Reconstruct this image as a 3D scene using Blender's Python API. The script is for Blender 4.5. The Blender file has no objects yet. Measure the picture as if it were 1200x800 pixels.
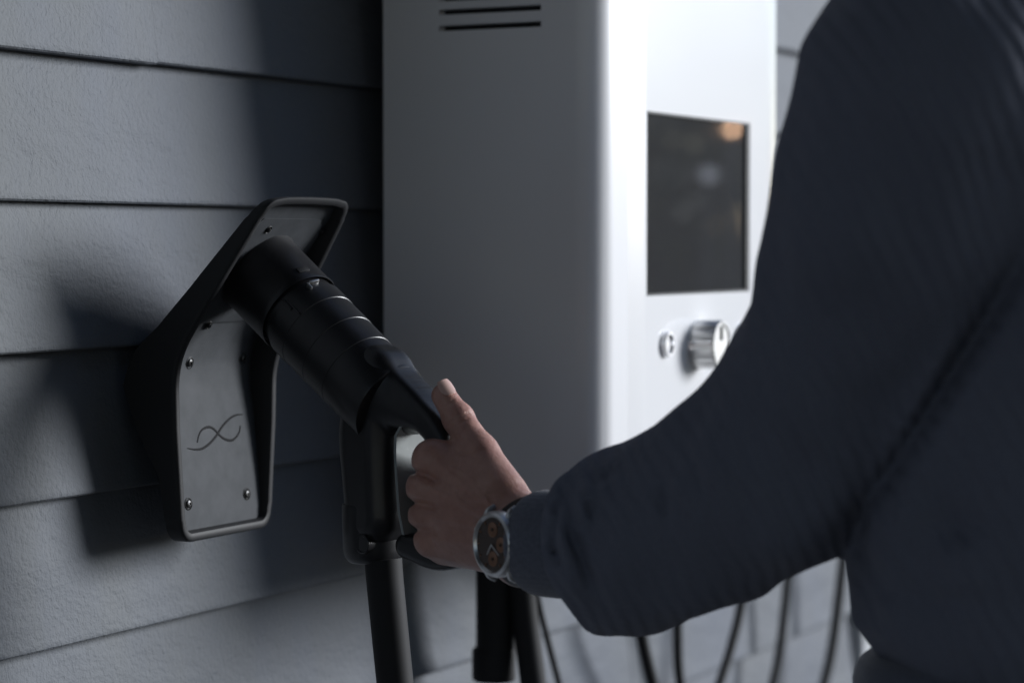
import bpy, bmesh, math, random
import numpy as np
from mathutils import Vector, Matrix
random.seed(4); np.random.seed(4)
R = math.radians
S = bpy.context.scene
COL = S.collection

# ---------------------------------------------------------------- camera, sky, sun, exposure
FPX = 2833.0                                   # focal length in photo pixels (1200 wide) = 85 mm lens
YAW, PITCH = R(26.94), R(2.284)
CAM = Vector((0, 0, 1.30))
FW = Vector((math.cos(YAW)*math.cos(PITCH), math.sin(YAW)*math.cos(PITCH), -math.sin(PITCH)))
RT = Vector((math.sin(YAW), -math.cos(YAW), 0))
UP = RT.cross(FW)
cd = bpy.data.cameras.new('camera'); cam = bpy.data.objects.new('camera', cd); COL.objects.link(cam)
cam.location = CAM; cam.rotation_euler = (R(90) - PITCH, 0, YAW - R(90))
cd.sensor_width = 36; cd.lens = FPX/1200*36; cd.clip_end = 2000; cd.clip_start = 0.05
cd.dof.use_dof = True; cd.dof.focus_distance = 1.76; cd.dof.aperture_fstop = 4.8
S.camera = cam

SUN_EL, SUN_AZ = R(15.0), R(43.0)               # azimuth from +x towards -y (off the wall, to the right)
TO_SUN = Vector((math.cos(SUN_EL)*math.cos(SUN_AZ), -math.cos(SUN_EL)*math.sin(SUN_AZ), math.sin(SUN_EL)))
W = bpy.data.worlds.new('World'); S.world = W; W.use_nodes = True
wn = W.node_tree.nodes; wl = W.node_tree.links
sky = wn.new('ShaderNodeTexSky'); sky.sky_type = 'NISHITA'; sky.sun_disc = False
sky.sun_elevation = SUN_EL; sky.sun_rotation = R(90) + SUN_AZ
tint = wn.new('ShaderNodeMix'); tint.data_type = 'RGBA'; tint.blend_type = 'MULTIPLY'; tint.inputs[0].default_value = 1
tint.inputs[7].default_value = (1.08, 0.91, 0.89, 1)
wl.new(sky.outputs[0], tint.inputs[6]); wl.new(tint.outputs[2], wn['Background'].inputs[0]); wn['Background'].inputs[1].default_value = 0.088
sky.dust_density = 0.0; sky.ozone_density = 2.5
sd = bpy.data.lights.new('sun', 'SUN'); sun = bpy.data.objects.new('sun', sd); COL.objects.link(sun)
sd.energy = 3.35; sd.angle = R(22.0); sd.color = (0.945, 0.965, 1.0)
sun.rotation_euler = (-TO_SUN).to_track_quat('-Z', 'Y').to_euler()
S.view_settings.view_transform = 'Standard'; S.view_settings.look = 'None'
S.view_settings.exposure = 0.60; S.view_settings.gamma = 1.0
S.cycles.use_denoising = True
S.cycles.max_bounces = 8

# ---------------------------------------------------------------- helpers
def at(u, v, Z=None, x=None, y=None):
    """world point seen at photo pixel (u, v), at depth Z or on the plane x= / y="""
    d = FW + RT*((u-600)/FPX) + UP*((400-v)/FPX)
    if x is not None: t = (x-CAM.x)/d.x
    elif y is not None: t = (y-CAM.y)/d.y
    else: t = Z
    return CAM + d*t
def project(P):
    Q = P - np.array(CAM, dtype=P.dtype)
    z = Q @ np.array(FW, dtype=P.dtype)
    return 600 + FPX*(Q @ np.array(RT, dtype=P.dtype))/z, 400 - FPX*(Q @ np.array(UP, dtype=P.dtype))/z, z

def thing(name, label, cat, loc=(0, 0, 0), group=None, kind=None):
    o = bpy.data.objects.new(name, None); COL.objects.link(o); o.location = loc
    o['label'] = label; o['category'] = cat
    if group: o['group'] = group
    if kind: o['kind'] = kind
    return o
def tag(o, label=None, cat=None, group=None, kind=None):
    for k, v in (('label', label), ('category', cat), ('group', group), ('kind', kind)):
        if v: o[k] = v
    return o
def origin_of(o):
    p = Vector((0, 0, 0))
    while o: p = p + o.location; o = o.parent
    return p
def link(name, me, parent=None, loc=None):
    """place a mesh whose vertices are world coordinates (loc None) under a parent"""
    o = bpy.data.objects.new(name, me); COL.objects.link(o)
    if parent is not None:
        o.parent = parent
        if loc is None: o.location = -origin_of(parent)
        else: o.location = Vector(loc) - origin_of(parent)
    elif loc is not None: o.location = loc
    return o
def mesh(name, V, F, mat, smooth=True, sharp=None):
    me = bpy.data.meshes.new(name)
    me.from_pydata([tuple(v) for v in V], [], [tuple(f) for f in F])
    me.materials.append(mat)
    if smooth:
        me.polygons.foreach_set('use_smooth', [True]*len(me.polygons))
        if sharp: me.set_sharp_from_angle(angle=R(sharp))
    me.update(); return me
def bm_mesh(name, bm, mat, smooth=False, sharp=None):
    bmesh.ops.recalc_face_normals(bm, faces=bm.faces[:])
    me = bpy.data.meshes.new(name); bm.to_mesh(me); bm.free(); me.materials.append(mat)
    if smooth:
        me.polygons.foreach_set('use_smooth', [True]*len(me.polygons))
        me.set_sharp_from_angle(angle=R(sharp or 35))
    return me
def box_bm(bm, lo, hi, bevel=0.0, seg=2):
    lo, hi = Vector(lo), Vector(hi)
    r = bmesh.ops.create_cube(bm, size=1, matrix=Matrix.Translation((lo+hi)/2) @ Matrix.Diagonal((*(hi-lo), 1)))
    if bevel:
        es = list({e for v in r['verts'] for e in v.link_edges})
        bmesh.ops.bevel(bm, geom=es, offset=bevel, segments=seg, affect='EDGES', profile=0.5)
    return bm
def box(name, lo, hi, mat, parent=None, bevel=0.0, seg=2):
    bm = box_bm(bmesh.new(), lo, hi, bevel, seg)
    return link(name, bm_mesh(name, bm, mat, bevel > 0, 40), parent)
def frame(axis, hint=(0, 0, 1)):
    a = Vector(axis).normalized(); h = Vector(hint)
    if abs(a.dot(h)) > 0.98: h = Vector((1, 0, 0))
    e1 = (h - a*h.dot(a)).normalized(); e2 = a.cross(e1)
    return a, e1, e2
def lathe(name, base, axis, prof, mat, parent=None, n=64, sx=1.0, hint=(0, 0, 1), sharp=35, cut=None):
    """prof = [(s, r)...] along the axis from base; sx squeezes e2; cut=(point, normal) trims the last ring"""
    a, e1, e2 = frame(axis, hint); base = Vector(base); V = []; F = []
    for k, (s, r) in enumerate(prof):
        for j in range(n):
            t = 2*math.pi*j/n
            p = base + a*s + e1*(r*math.cos(t)) + e2*(r*sx*math.sin(t))
            if cut and k >= len(prof) - cut[2]:
                p = p + a*((cut[0]-p).dot(cut[1])/a.dot(cut[1])) + a*(s - prof[-1][0])
            V.append(p)
    for k in range(len(prof)-1):
        for j in range(n):
            j2 = (j+1) % n
            F.append((k*n+j, (k+1)*n+j, (k+1)*n+j2, k*n+j2)[::-1])
    if prof[0][1] > 1e-6: F.append(tuple(range(n))[::-1][::-1])
    if prof[-1][1] > 1e-6: F.append(tuple(reversed(range((len(prof)-1)*n, len(prof)*n))))
    bm = bmesh.new(); me = mesh(name, V, F, mat); bm.from_mesh(me); bpy.data.meshes.remove(me)
    bmesh.ops.remove_doubles(bm, verts=bm.verts[:], dist=1e-6)
    return link(name, bm_mesh(name, bm, mat, True, sharp), parent)
def catmull(P, m=10):
    P = [Vector(p) for p in P]; Q = [P[0]*2-P[1]] + P + [P[-1]*2-P[-2]]; out = []
    for i in range(1, len(Q)-2):
        for k in range(m):
            t = k/m
            out.append(0.5*((2*Q[i]) + (Q[i+1]-Q[i-1])*t + (2*Q[i-1]-5*Q[i]+4*Q[i+1]-Q[i+2])*t*t + (3*Q[i]-Q[i-1]-3*Q[i+1]+Q[i+2])*t**3))
    out.append(P[-1]); return out
def tube_data(P, r, n=16):
    P = [Vector(p) for p in P]; V = []; F = []
    rr = r if callable(r) else (lambda t: r)
    T = (P[1]-P[0]).normalized(); _, e1, e2 = frame(T, (0.3, 0.2, 1))
    for i, p in enumerate(P):
        T2 = (P[min(i+1, len(P)-1)] - P[max(i-1, 0)]).normalized()
        e1 = (e1 - T2*e1.dot(T2)).normalized(); e2 = T2.cross(e1)
        q = rr(i/(len(P)-1))
        for j in range(n):
            t = 2*math.pi*j/n
            V.append(p + e1*(q*math.cos(t)) + e2*(q*math.sin(t)))
    for i in range(len(P)-1):
        for j in range(n):
            j2 = (j+1) % n
            F.append((i*n+j, i*n+j2, (i+1)*n+j2, (i+1)*n+j))
    F.append(tuple(reversed(range(n)))); F.append(tuple(range((len(P)-1)*n, len(P)*n)))
    return V, F
def tube(name, P, r, mat, parent=None, n=16):
    V, F = tube_data(P, r, n)
    return link(name, mesh(name, V, F, mat, True, 50), parent)

# ---- signed distance surfaces: numpy surface nets
def cone(P, a, b, ra, rb):
    a = np.array(a, dtype=np.float32); b = np.array(b, dtype=np.float32); ab = b-a
    t = np.clip(((P-a) @ ab)/max(float(ab @ ab), 1e-12), 0, 1)
    return np.linalg.norm(P - a - t[..., None]*ab, axis=-1) - (ra + (rb-ra)*t)
def smin(a, b, k):
    h = np.maximum(k - np.abs(a-b), 0)/k
    return np.minimum(a, b) - h*h*k*0.25
def smax(a, b, k): return -smin(-a, -b, k)
def poly_dist(u, v, pts):
    d = np.full(u.shape, 1e9, dtype=np.float32)
    for (x0, y0), (x1, y1) in zip(pts[:-1], pts[1:]):
        dx, dy = x1-x0, y1-y0
        t = np.clip(((u-x0)*dx + (v-y0)*dy)/(dx*dx+dy*dy), 0, 1)
        d = np.minimum(d, np.hypot(u-x0-t*dx, v-y0-t*dy))
    return d
def sdf_mesh(name, f, lo, hi, res, mat, B=8):
    lo = np.array(lo, dtype=np.float32); hi = np.array(hi, dtype=np.float32)
    nb = np.ceil((hi-lo)/(res*B)).astype(int); n = nb*B
    bi = np.stack(np.meshgrid(*[np.arange(k) for k in nb], indexing='ij'), -1).reshape(-1, 3)
    cen = lo + (bi*B + (B-1)/2).astype(np.float32)*np.float32(res)
    cd_ = f(cen)
    D = np.repeat(np.repeat(np.repeat(cd_.reshape(nb), B, 0), B, 1), B, 2).astype(np.float32)
    act = bi[np.abs(cd_) < res*B*1.25 + 0.006]
    loc = np.stack(np.meshgrid(*[np.arange(B)]*3, indexing='ij'), -1).reshape(1, -1, 3)
    for s in range(0, len(act), 500):
        idx = (act[s:s+500, None, :]*B + loc).reshape(-1, 3)
        D[idx[:, 0], idx[:, 1], idx[:, 2]] = f(lo + idx.astype(np.float32)*np.float32(res))
    ins = D < 0
    cnt = np.zeros(tuple(n-1), dtype=np.int8)
    offs = [(i, j, k) for i in (0, 1) for j in (0, 1) for k in (0, 1)]
    def sl(A, o): return A[o[0]:A.shape[0]-1+o[0], o[1]:A.shape[1]-1+o[1], o[2]:A.shape[2]-1+o[2]]
    for o in offs: cnt += sl(ins, o)
    cells = np.argwhere((cnt > 0) & (cnt < 8))
    vid = -np.ones(tuple(n-1), dtype=np.int64); vid[tuple(cells.T)] = np.arange(len(cells))
    acc = np.zeros((len(cells), 3)); num = np.zeros(len(cells))
    for o in offs:
        for ax in range(3):
            if o[ax]: continue
            o2 = list(o); o2[ax] = 1
            d0 = D[tuple((cells+o).T)]; d1 = D[tuple((cells+o2).T)]
            m = (d0 < 0) != (d1 < 0)
            t = np.where(m, d0/np.where(m, d0-d1, 1), 0)
            p = np.array(o, dtype=float)[None] + 0*acc; p[:, ax] = t
            acc[m] += p[m]; num[m] += 1
    V = (lo + (cells + acc/np.maximum(num, 1)[:, None])*res).astype(np.float32)
    for _ in range(2):                                    # settle the vertices on the surface
        e = np.float32(res*0.5); g = np.empty_like(V); d = f(V)
        for ax in range(3):
            q = V.copy(); q[:, ax] += e; g[:, ax] = (f(q)-d)/e
        g2 = np.maximum((g*g).sum(1), 0.25)
        V = V - np.clip(d/g2, -res, res)[:, None]*g
    F = []
    for ax in range(3):
        a1, a2 = (ax+1) % 3, (ax+2) % 3
        A = ins; s0 = [slice(None)]*3; s1 = [slice(None)]*3
        s0[ax] = slice(0, -1); s1[ax] = slice(1, None)
        chg = A[tuple(s0)] != A[tuple(s1)]
        e = np.argwhere(chg); e = e[(e[:, a1] > 0) & (e[:, a2] > 0) & (e[:, a1] < n[a1]-1) & (e[:, a2] < n[a2]-1)]
        def c(da1, da2):
            q = e.copy(); q[:, a1] -= da1; q[:, a2] -= da2; return vid[tuple(q.T)]
        quad = np.stack([c(1, 1), c(0, 1), c(0, 0), c(1, 0)], 1)
        flip = ~A[tuple(e.T)]; quad[flip] = quad[flip][:, ::-1]
        F.append(quad)
    F = np.concatenate(F); F = F[(F >= 0).all(1)]
    me = bpy.data.meshes.new(name)
    me.vertices.add(len(V)); me.vertices.foreach_set('co', V.astype(np.float32).ravel())
    me.loops.add(len(F)*4); me.loops.foreach_set('vertex_index', F.ravel().astype(np.int32))
    me.polygons.add(len(F)); me.polygons.foreach_set('loop_start', np.arange(0, len(F)*4, 4, dtype=np.int32))
    me.materials.append(mat); me.update(calc_edges=True); me.validate()
    me.polygons.foreach_set('use_smooth', [True]*len(me.polygons))
    return me

# ---------------------------------------------------------------- materials
def material(name, col, rough=0.5, metal=0.0, coat=0.0, bumps=(), vary=None, spec=0.5, sheen=0.0, sss=0.0, coat_rough=0.05):
    """bumps: (scale, strength, distance, detail[, stretch xyz]); vary: (scale, amount, second colour[, stretch])"""
    m = bpy.data.materials.new(name); m.use_nodes = True
    N = m.node_tree.nodes; L = m.node_tree.links; b = N['Principled BSDF']
    b.inputs['Base Color'].default_value = (*col, 1); b.inputs['Roughness'].default_value = rough
    b.inputs['Metallic'].default_value = metal; b.inputs['Coat Weight'].default_value = coat
    b.inputs['Coat Roughness'].default_value = coat_rough; b.inputs['Specular IOR Level'].default_value = spec
    b.inputs['Sheen Weight'].default_value = sheen; b.inputs['Sheen Roughness'].default_value = 0.5
    if sss:
        b.inputs['Subsurface Weight'].default_value = sss
        b.inputs['Subsurface Radius'].default_value = (0.006, 0.0025, 0.0012); b.inputs['Subsurface Scale'].default_value = 1.0
    geo = N.new('ShaderNodeNewGeometry')
    def coords(st):
        mp = N.new('ShaderNodeMapping'); mp.inputs['Scale'].default_value = st
        L.new(geo.outputs['Position'], mp.inputs['Vector']); return mp.outputs[0]
    prev = None
    for bp in bumps:
        sc, st, dist, det = bp[:4]; stretch = bp[4] if len(bp) > 4 else (1, 1, 1)
        t = N.new('ShaderNodeTexNoise'); t.inputs['Scale'].default_value = sc; t.inputs['Detail'].default_value = det
        L.new(coords(stretch), t.inputs['Vector'])
        bn = N.new('ShaderNodeBump'); bn.inputs['Strength'].default_value = st; bn.inputs['Distance'].default_value = dist
        L.new(t.outputs['Fac'], bn.inputs['Height'])
        if prev: L.new(prev, bn.inputs['Normal'])
        prev = bn.outputs[0]
    if prev: L.new(prev, b.inputs['Normal'])
    if vary:
        t = N.new('ShaderNodeTexNoise'); t.inputs['Scale'].default_value = vary[0]; t.inputs['Detail'].default_value = 6
        t.inputs['Roughness'].default_value = 0.6
        L.new(coords(vary[3] if len(vary) > 3 else (1, 1, 1)), t.inputs['Vector'])
        r = N.new('ShaderNodeMapRange'); r.inputs['From Min'].default_value = 0.3; r.inputs['From Max'].default_value = 0.7
        r.inputs['To Max'].default_value = vary[1]
        L.new(t.outputs['Fac'], r.inputs['Value'])
        mx = N.new('ShaderNodeMix'); mx.data_type = 'RGBA'
        mx.inputs[6].default_value = (*col, 1); mx.inputs[7].default_value = (*vary[2], 1)
        L.new(r.outputs[0], mx.inputs[0]); L.new(mx.outputs[2], b.inputs['Base Color'])
    return m
M = {}
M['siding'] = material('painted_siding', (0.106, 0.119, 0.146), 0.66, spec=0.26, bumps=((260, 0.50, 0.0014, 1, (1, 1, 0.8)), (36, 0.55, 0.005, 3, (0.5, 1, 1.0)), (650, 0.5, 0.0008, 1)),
                       vary=(6, 0.75, (0.120, 0.127, 0.129), (1, 1, 0.22)))  # streaky second tone: bands of window light put into the paint colour
M['trim'] = material('pale_trim', (0.62, 0.63, 0.64), 0.45, bumps=((60, 0.1, 0.001, 3),))
M['cabinet'] = material('white_powder_coat', (0.80, 0.80, 0.81), 0.42, coat=0.2, coat_rough=0.2, bumps=((900, 0.05, 0.0003, 2), (3, 0.12, 0.01, 1)))
M['panel'] = material('white_gloss_panel', (0.82, 0.82, 0.83), 0.25, coat=0.8, coat_rough=0.08, bumps=((5, 0.10, 0.006, 1, (1, 1, 0.3)),))
M['black'] = material('black_plastic', (0.009, 0.009, 0.010), 0.34, bumps=((1400, 0.12, 0.0003, 2), (60, 0.05, 0.001, 3)), vary=(55, 0.5, (0.022, 0.022, 0.024)))
M['rubber'] = material('black_rubber', (0.013, 0.013, 0.014), 0.7, spec=0.3, bumps=((500, 0.06, 0.0003, 3),))
M['plate'] = material('grey_cast_plate', (0.060, 0.064, 0.070), 0.7, spec=0.2, bumps=((1500, 0.22, 0.0004, 2), (90, 0.08, 0.001, 4)), vary=(60, 0.9, (0.040, 0.044, 0.048), (1, 1, 1)))
M['rim'] = material('dark_satin_rim', (0.022, 0.0225, 0.024), 0.55, spec=0.22, bumps=((1500, 0.12, 0.0003, 2),))
M['mark'] = material('dark_mark', (0.012, 0.012, 0.013), 0.8, spec=0.15)
M['dark'] = material('dark_recess', (0.008, 0.008, 0.008), 0.6)
M['steel'] = material('brushed_steel', (0.72, 0.72, 0.71), 0.34, metal=1.0, bumps=((300, 0.1, 0.0003, 2, (1, 1, 8)),))
M['screw'] = material('blackened_screw', (0.06, 0.06, 0.06), 0.35, metal=1.0)
M['chrome'] = material('chrome', (0.88, 0.88, 0.89), 0.32, metal=1.0)
M['insert'] = material('pale_grip_insert', (0.24, 0.26, 0.255), 0.4, bumps=((200, 0.1, 0.0006, 3),))
M['glass'] = material('screen_glass', (0.040, 0.040, 0.042), 0.04, spec=0.6, coat=0.6, coat_rough=0.02)
M['glass'].node_tree.nodes['Principled BSDF'].inputs['IOR'].default_value = 1.55
M['skin'] = material('skin', (0.46, 0.262, 0.208), 0.36, spec=0.6, sss=0.2, bumps=((1100, 0.45, 0.0007, 4), (300, 0.40, 0.0012, 4)), vary=(55, 0.8, (0.31, 0.150, 0.120)))
M['nail'] = material('nail', (0.62, 0.42, 0.36), 0.25, coat=0.3)
M['hair'] = material('brown_hair', (0.10, 0.06, 0.035), 0.5)
M['fair_hair'] = material('fair_hair', (0.35, 0.22, 0.12), 0.45)
M['denim'] = material('dark_trousers', (0.02, 0.022, 0.028), 0.8, bumps=((900, 0.4, 0.0008, 2),))
M['leather'] = material('black_leather', (0.012, 0.011, 0.010), 0.5, bumps=((700, 0.3, 0.0006, 3),))
M['dial'] = material('dark_brown_dial', (0.050, 0.030, 0.021), 0.25)
M['copper'] = material('copper_subdial', (0.27, 0.145, 0.09), 0.4, metal=0.5)
M['asphalt'] = material('asphalt', (0.05, 0.05, 0.052), 0.85, bumps=((160, 0.5, 0.004, 4),), vary=(3, 0.5, (0.035, 0.035, 0.037)))
M['bark'] = material('bark', (0.06, 0.045, 0.033), 0.9, bumps=((25, 0.6, 0.02, 4, (1, 1, 0.25)),))
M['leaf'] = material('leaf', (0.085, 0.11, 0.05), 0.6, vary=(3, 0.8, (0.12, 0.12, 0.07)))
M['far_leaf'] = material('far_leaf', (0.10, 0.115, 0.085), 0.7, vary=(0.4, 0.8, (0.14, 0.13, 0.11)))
M['timber'] = material('dark_timber', (0.035, 0.031, 0.028), 0.8, bumps=((18, 0.4, 0.004, 4, (1, 1, 6)),))

def cloth_material():
    m = material('navy_quilted_jersey', (0.112, 0.121, 0.158), 0.85, sheen=0.06, bumps=((1300, 0.45, 0.0007, 2), (160, 0.45, 0.0020, 4), (55, 0.25, 0.005, 3)), spec=0.25,
                 vary=(400, 0.6, (0.142, 0.153, 0.195)))
    N = m.node_tree.nodes; L = m.node_tree.links; b = N['Principled BSDF']
    tc = N.new('ShaderNodeNewGeometry'); dt = N.new('ShaderNodeVectorMath'); dt.operation = 'DOT_PRODUCT'; dt.inputs[1].default_value = (0.41, -0.80, 0.45)
    L.new(tc.outputs['Position'], dt.inputs[0]); sx = N.new('ShaderNodeSeparateXYZ'); L.new(tc.outputs['Position'], sx.inputs[0])
    cx = N.new('ShaderNodeCombineXYZ'); L.new(dt.outputs['Value'], cx.inputs['X']); L.new(sx.outputs['Z'], cx.inputs['Y']); L.new(sx.outputs['X'], cx.inputs['Z'])
    w = N.new('ShaderNodeTexWave'); w.wave_type = 'BANDS'; w.bands_direction = 'X'; w.inputs['Scale'].default_value = 32
    w.inputs['Distortion'].default_value = 4.0; w.inputs['Detail'].default_value = 3; w.inputs['Detail Scale'].default_value = 0.8
    L.new(cx.outputs[0], w.inputs['Vector'])
    bn = N.new('ShaderNodeBump'); bn.inputs['Strength'].default_value = 0.45; bn.inputs['Distance'].default_value = 0.003
    L.new(w.outputs['Fac'], bn.inputs['Height'])
    old = b.inputs['Normal'].links[0].from_socket
    L.new(old, bn.inputs['Normal']); L.new(bn.outputs[0], b.inputs['Normal'])
    return m
M['cloth'] = cloth_material()
M['cuff'] = material('navy_rib', (0.118, 0.128, 0.168), 0.85, sheen=0.25, spec=0.25, bumps=((1300, 0.35, 0.0006, 2), (120, 0.2, 0.001, 3)), vary=(400, 0.6, (0.036, 0.041, 0.056)))

# ---------------------------------------------------------------- ground
WALL_Y = 1.10
g = box('ground', (-400, -400, -0.30), (400, 400, 0.0), M['asphalt']); tag(g, kind='structure')

# ---------------------------------------------------------------- lap siding wall
EXPO = 0.1078                                   # exposed height of one board
Z_LINE = at(0, 55, y=WALL_Y-0.008).z            # the lowest edge of the board that ends at the first joint line in view
X0, X1 = -1.4, 3.20
wall = thing('siding_wall', 'grey painted lap siding wall behind the white charger cabinet', 'wall', (1.0, WALL_Y, 0))
box('wall_core', (X0, WALL_Y+0.004, 0), (X1+0.05, WALL_Y+0.18, 3.2), M['timber'], wall)
def board_mesh(L, name):
    """side profile of a board: thick rounded lower edge, thin tail under the board above"""
    prof = [(0.002, EXPO+0.012), (-0.0005, EXPO+0.012), (-0.0008, EXPO-0.001), (-0.0020, EXPO-0.004), (-0.0075, EXPO*0.5), (-0.0132, 0.0065), (-0.0139, 0.0040), (-0.0136, 0.0015), (-0.0122, 0.0002), (-0.0105, 0.0), (0.0, 0.0), (0.002, 0.001)]
    n = 2; V = []; F = []
    for i in range(n):
        for (y, z) in prof: V.append((L*i, y, z))
    k = len(prof)
    for j in range(k): F.append((j, (j+1) % k, k+(j+1) % k, k+j))
    F.append(tuple(range(k))[::-1]); F.append(tuple(range(k, 2*k)))
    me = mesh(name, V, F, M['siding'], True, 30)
    bm = bmesh.new(); bm.from_mesh(me); bmesh.ops.recalc_face_normals(bm, faces=bm.faces[:]); bm.to_mesh(me); bm.free()
    return me
joint_x = at(178, 72, y=WALL_Y-0.01).x
i0 = -int(Z_LINE/EXPO)
rngb = random.Random(7)
cache = {}
def place_board(xa, xb, z, dy):
    L = round(xb-xa, 3)
    if L not in cache: cache[L] = board_mesh(L, 'siding_board')
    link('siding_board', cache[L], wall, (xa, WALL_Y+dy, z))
for i in range(i0, i0+29):
    z = Z_LINE + i*EXPO
    if z < 0.02 or z > 3.05: continue
    dy = rngb.uniform(-0.002, 0.0018)
    if i == -2: dy = -0.0035
    if i == 0:
        place_board(X0, joint_x-0.0008, z-0.0012, dy-0.0012); place_board(joint_x+0.0008, X1, z, dy)
    elif i % 3 == 0:
        c = joint_x + rngb.choice((-1.9, 0.9, -1.2)); place_board(X0, c-0.001, z, dy); place_board(c+0.001, X1, z, dy)
    else: place_board(X0, X1, z, dy)
box('corner_board', (X1+0.002, WALL_Y-0.022, 0), (X1+0.11, WALL_Y+0.18, 3.2), M['trim'], wall, 0.003)

# ---------------------------------------------------------------- charger cabinet
XS = 1.848; YF = 0.8553; XE = 2.268; ZB, ZT = 1.0443, 1.83
cab = thing('charger_cabinet', 'white wall mounted charging cabinet with screen, knob and side vents', 'charger', ((XS+XE)/2, WALL_Y-0.012, ZB))
bm = bmesh.new()
yb = 1.066; rc = 0.027; re = 0.02
def arc(cx, cy, r, a0, a1, n): return [(cx+r*math.cos(R(a0+(a1-a0)*k/n)), cy+r*math.sin(R(a0+(a1-a0)*k/n))) for k in range(n+1)]
plan = arc(XS+rc, YF+rc, rc, 180, 270, 14) + arc(XE-re, YF+re, re, 270, 360, 8) + [(XE, yb)]
bb = 0.006
slots = []
for vv in (-3.6, 12.5, 31.5):
    p0 = at(514, vv+1.5, x=XS); p1 = at(634, vv-2.5, x=XS); zc = (p0.z+p1.z)/2
    slots.append((p1.y, p0.y, zc-0.0024, zc+0.0024))
slots = [(slots[0][0], slots[0][1], q[2], q[3]) for q in slots]
levels = [(ZB, bb), (ZB+bb*0.3, bb*0.3), (ZB+bb, 0)] + [(z, 0) for z in sorted([q[2] for q in slots]+[q[3] for q in slots])] + [(ZT-bb, 0), (ZT, bb)]
cxm, cym = (XS+XE)/2, 1.0
rows = []
for z, off in levels:
    rows.append([bm.verts.new((x + (off if x < cxm else -off), y + off*(1 if y < 0.95 else 0), z)) for x, y in plan])
for r0, r1 in zip(rows[:-1], rows[1:]):
    for k in range(len(plan)-1): bm.faces.new((r0[k], r0[k+1], r1[k+1], r1[k]))
vb = [[bm.verts.new((XS+off, yb, z))] for z, off in levels]
# flat side with real vent slots: grid of cells, the slots left open and lined
ys = sorted({YF+rc, yb, slots[0][0], slots[0][1]}); zs = sorted({ZB+bb, ZT-bb, *[s[2] for s in slots], *[s[3] for s in slots]})
def gv(y, z, x=XS): return bm.verts.new((x, y, z))
for a, b_ in zip(ys[:-1], ys[1:]):
    for c_, d_ in zip(zs[:-1], zs[1:]):
        hole = any(abs(c_-s[2]) < 1e-6 and abs(a-s[0]) < 1e-6 for s in slots)
        if not hole: bm.faces.new((gv(a, c_), gv(b_, c_), gv(b_, d_), gv(a, d_)))
        else:
            q = [(a, c_), (b_, c_), (b_, d_), (a, d_)]
            for k in range(4):
                (y0, z0), (y1, z1) = q[k], q[(k+1) % 4]
                bm.faces.new((gv(y0, z0), gv(y1, z1), gv(y1, z1, XS+0.012), gv(y0, z0, XS+0.012)))
for lo_, hi_ in ((0, 1), (1, 2), (len(levels)-2, len(levels)-1)):
    bm.faces.new((rows[lo_][0], rows[hi_][0], vb[hi_][0], vb[lo_][0]))
bm.faces.new(rows[0] + [vb[0][0]]); bm.faces.new(rows[-1] + [vb[-1][0]])
bmesh.ops.remove_doubles(bm, verts=bm.verts[:], dist=1e-5)
body = link('cabinet_body', bm_mesh('cabinet_body', bm, M['cabinet'], True, 30), cab)
for s in slots:
    box('vent_slot', (XS+0.0118, s[0]-0.003, s[2]-0.003), (XS+0.016, s[1]+0.003, s[3]+0.003), M['dark'], body)
box('mount_rail', (XS+0.06, yb-0.001, 1.30), (XE-0.06, WALL_Y-0.012, 1.62), M['dark'], cab)
# raised front panel with a screen window
YP = 0.8512
sl = at(758, 130, y=YP); sr = at(879, 140, y=YP); sb = at(757, 347, y=YP)
SX0, SX1, SZ0, SZ1 = sl.x, sr.x, sb.z, sl.z
px0 = at(747, 300, y=YP+0.006).x; px1 = XE-0.034; pz0, pz1 = ZB+0.05, ZT-0.02
bm = bmesh.new(); rr_ = 0.03
outline = []
for (cx, cz, a0) in ((px1-rr_, pz0+rr_, 270), (px1-rr_, pz1-rr_, 0), (px0+rr_, pz1-rr_, 90), (px0+rr_, pz0+rr_, 180)):
    outline += arc(cx, cz, rr_, a0, a0+90, 6)
def ring(off, y):
    c = Vector(((px0+px1)/2, (pz0+pz1)/2)); out = []
    for (x, z) in outline:
        sx = (px1-px0-2*off)/(px1-px0); sz = (pz1-pz0-2*off)/(pz1-pz0)
        out.append(bm.verts.new((c.x+(x-c.x)*sx, y, c.y+(z-c.y)*sz)))
    return out
r0 = ring(-0.026, YF+0.0003); r1 = ring(-0.024, YF-0.0001); r2 = ring(-0.004, YP+0.0008); r3 = ring(0.001, YP+0.0002); r4 = ring(0.006, YP)
for A, B in ((r0, r1), (r1, r2), (r2, r3), (r3, r4)):
    for k in range(len(A)): bm.faces.new((A[k], A[(k+1) % len(A)], B[(k+1) % len(A)], B[k]))
hole = [bm.verts.new(p) for p in ((SX1, YP, SZ0), (SX1, YP, SZ1), (SX0, YP, SZ1), (SX0, YP, SZ0))]
for k in range(4):
    k2 = (k+1) % 4
    bm.faces.new([r4[k*7+q] for q in (3, 4, 5, 6)] + [r4[k2*7+q] for q in (0, 1, 2, 3)] + [hole[k2], hole[k]])
deep = [bm.verts.new((v.co.x, YP+0.0035, v.co.z)) for v in hole]
for k in range(4): bm.faces.new((hole[k], hole[(k+1) % 4], deep[(k+1) % 4], deep[k]))
panel = link('front_panel', bm_mesh('front_panel', bm, M['panel'], True, 30), cab)
fr = bmesh.new()
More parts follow.
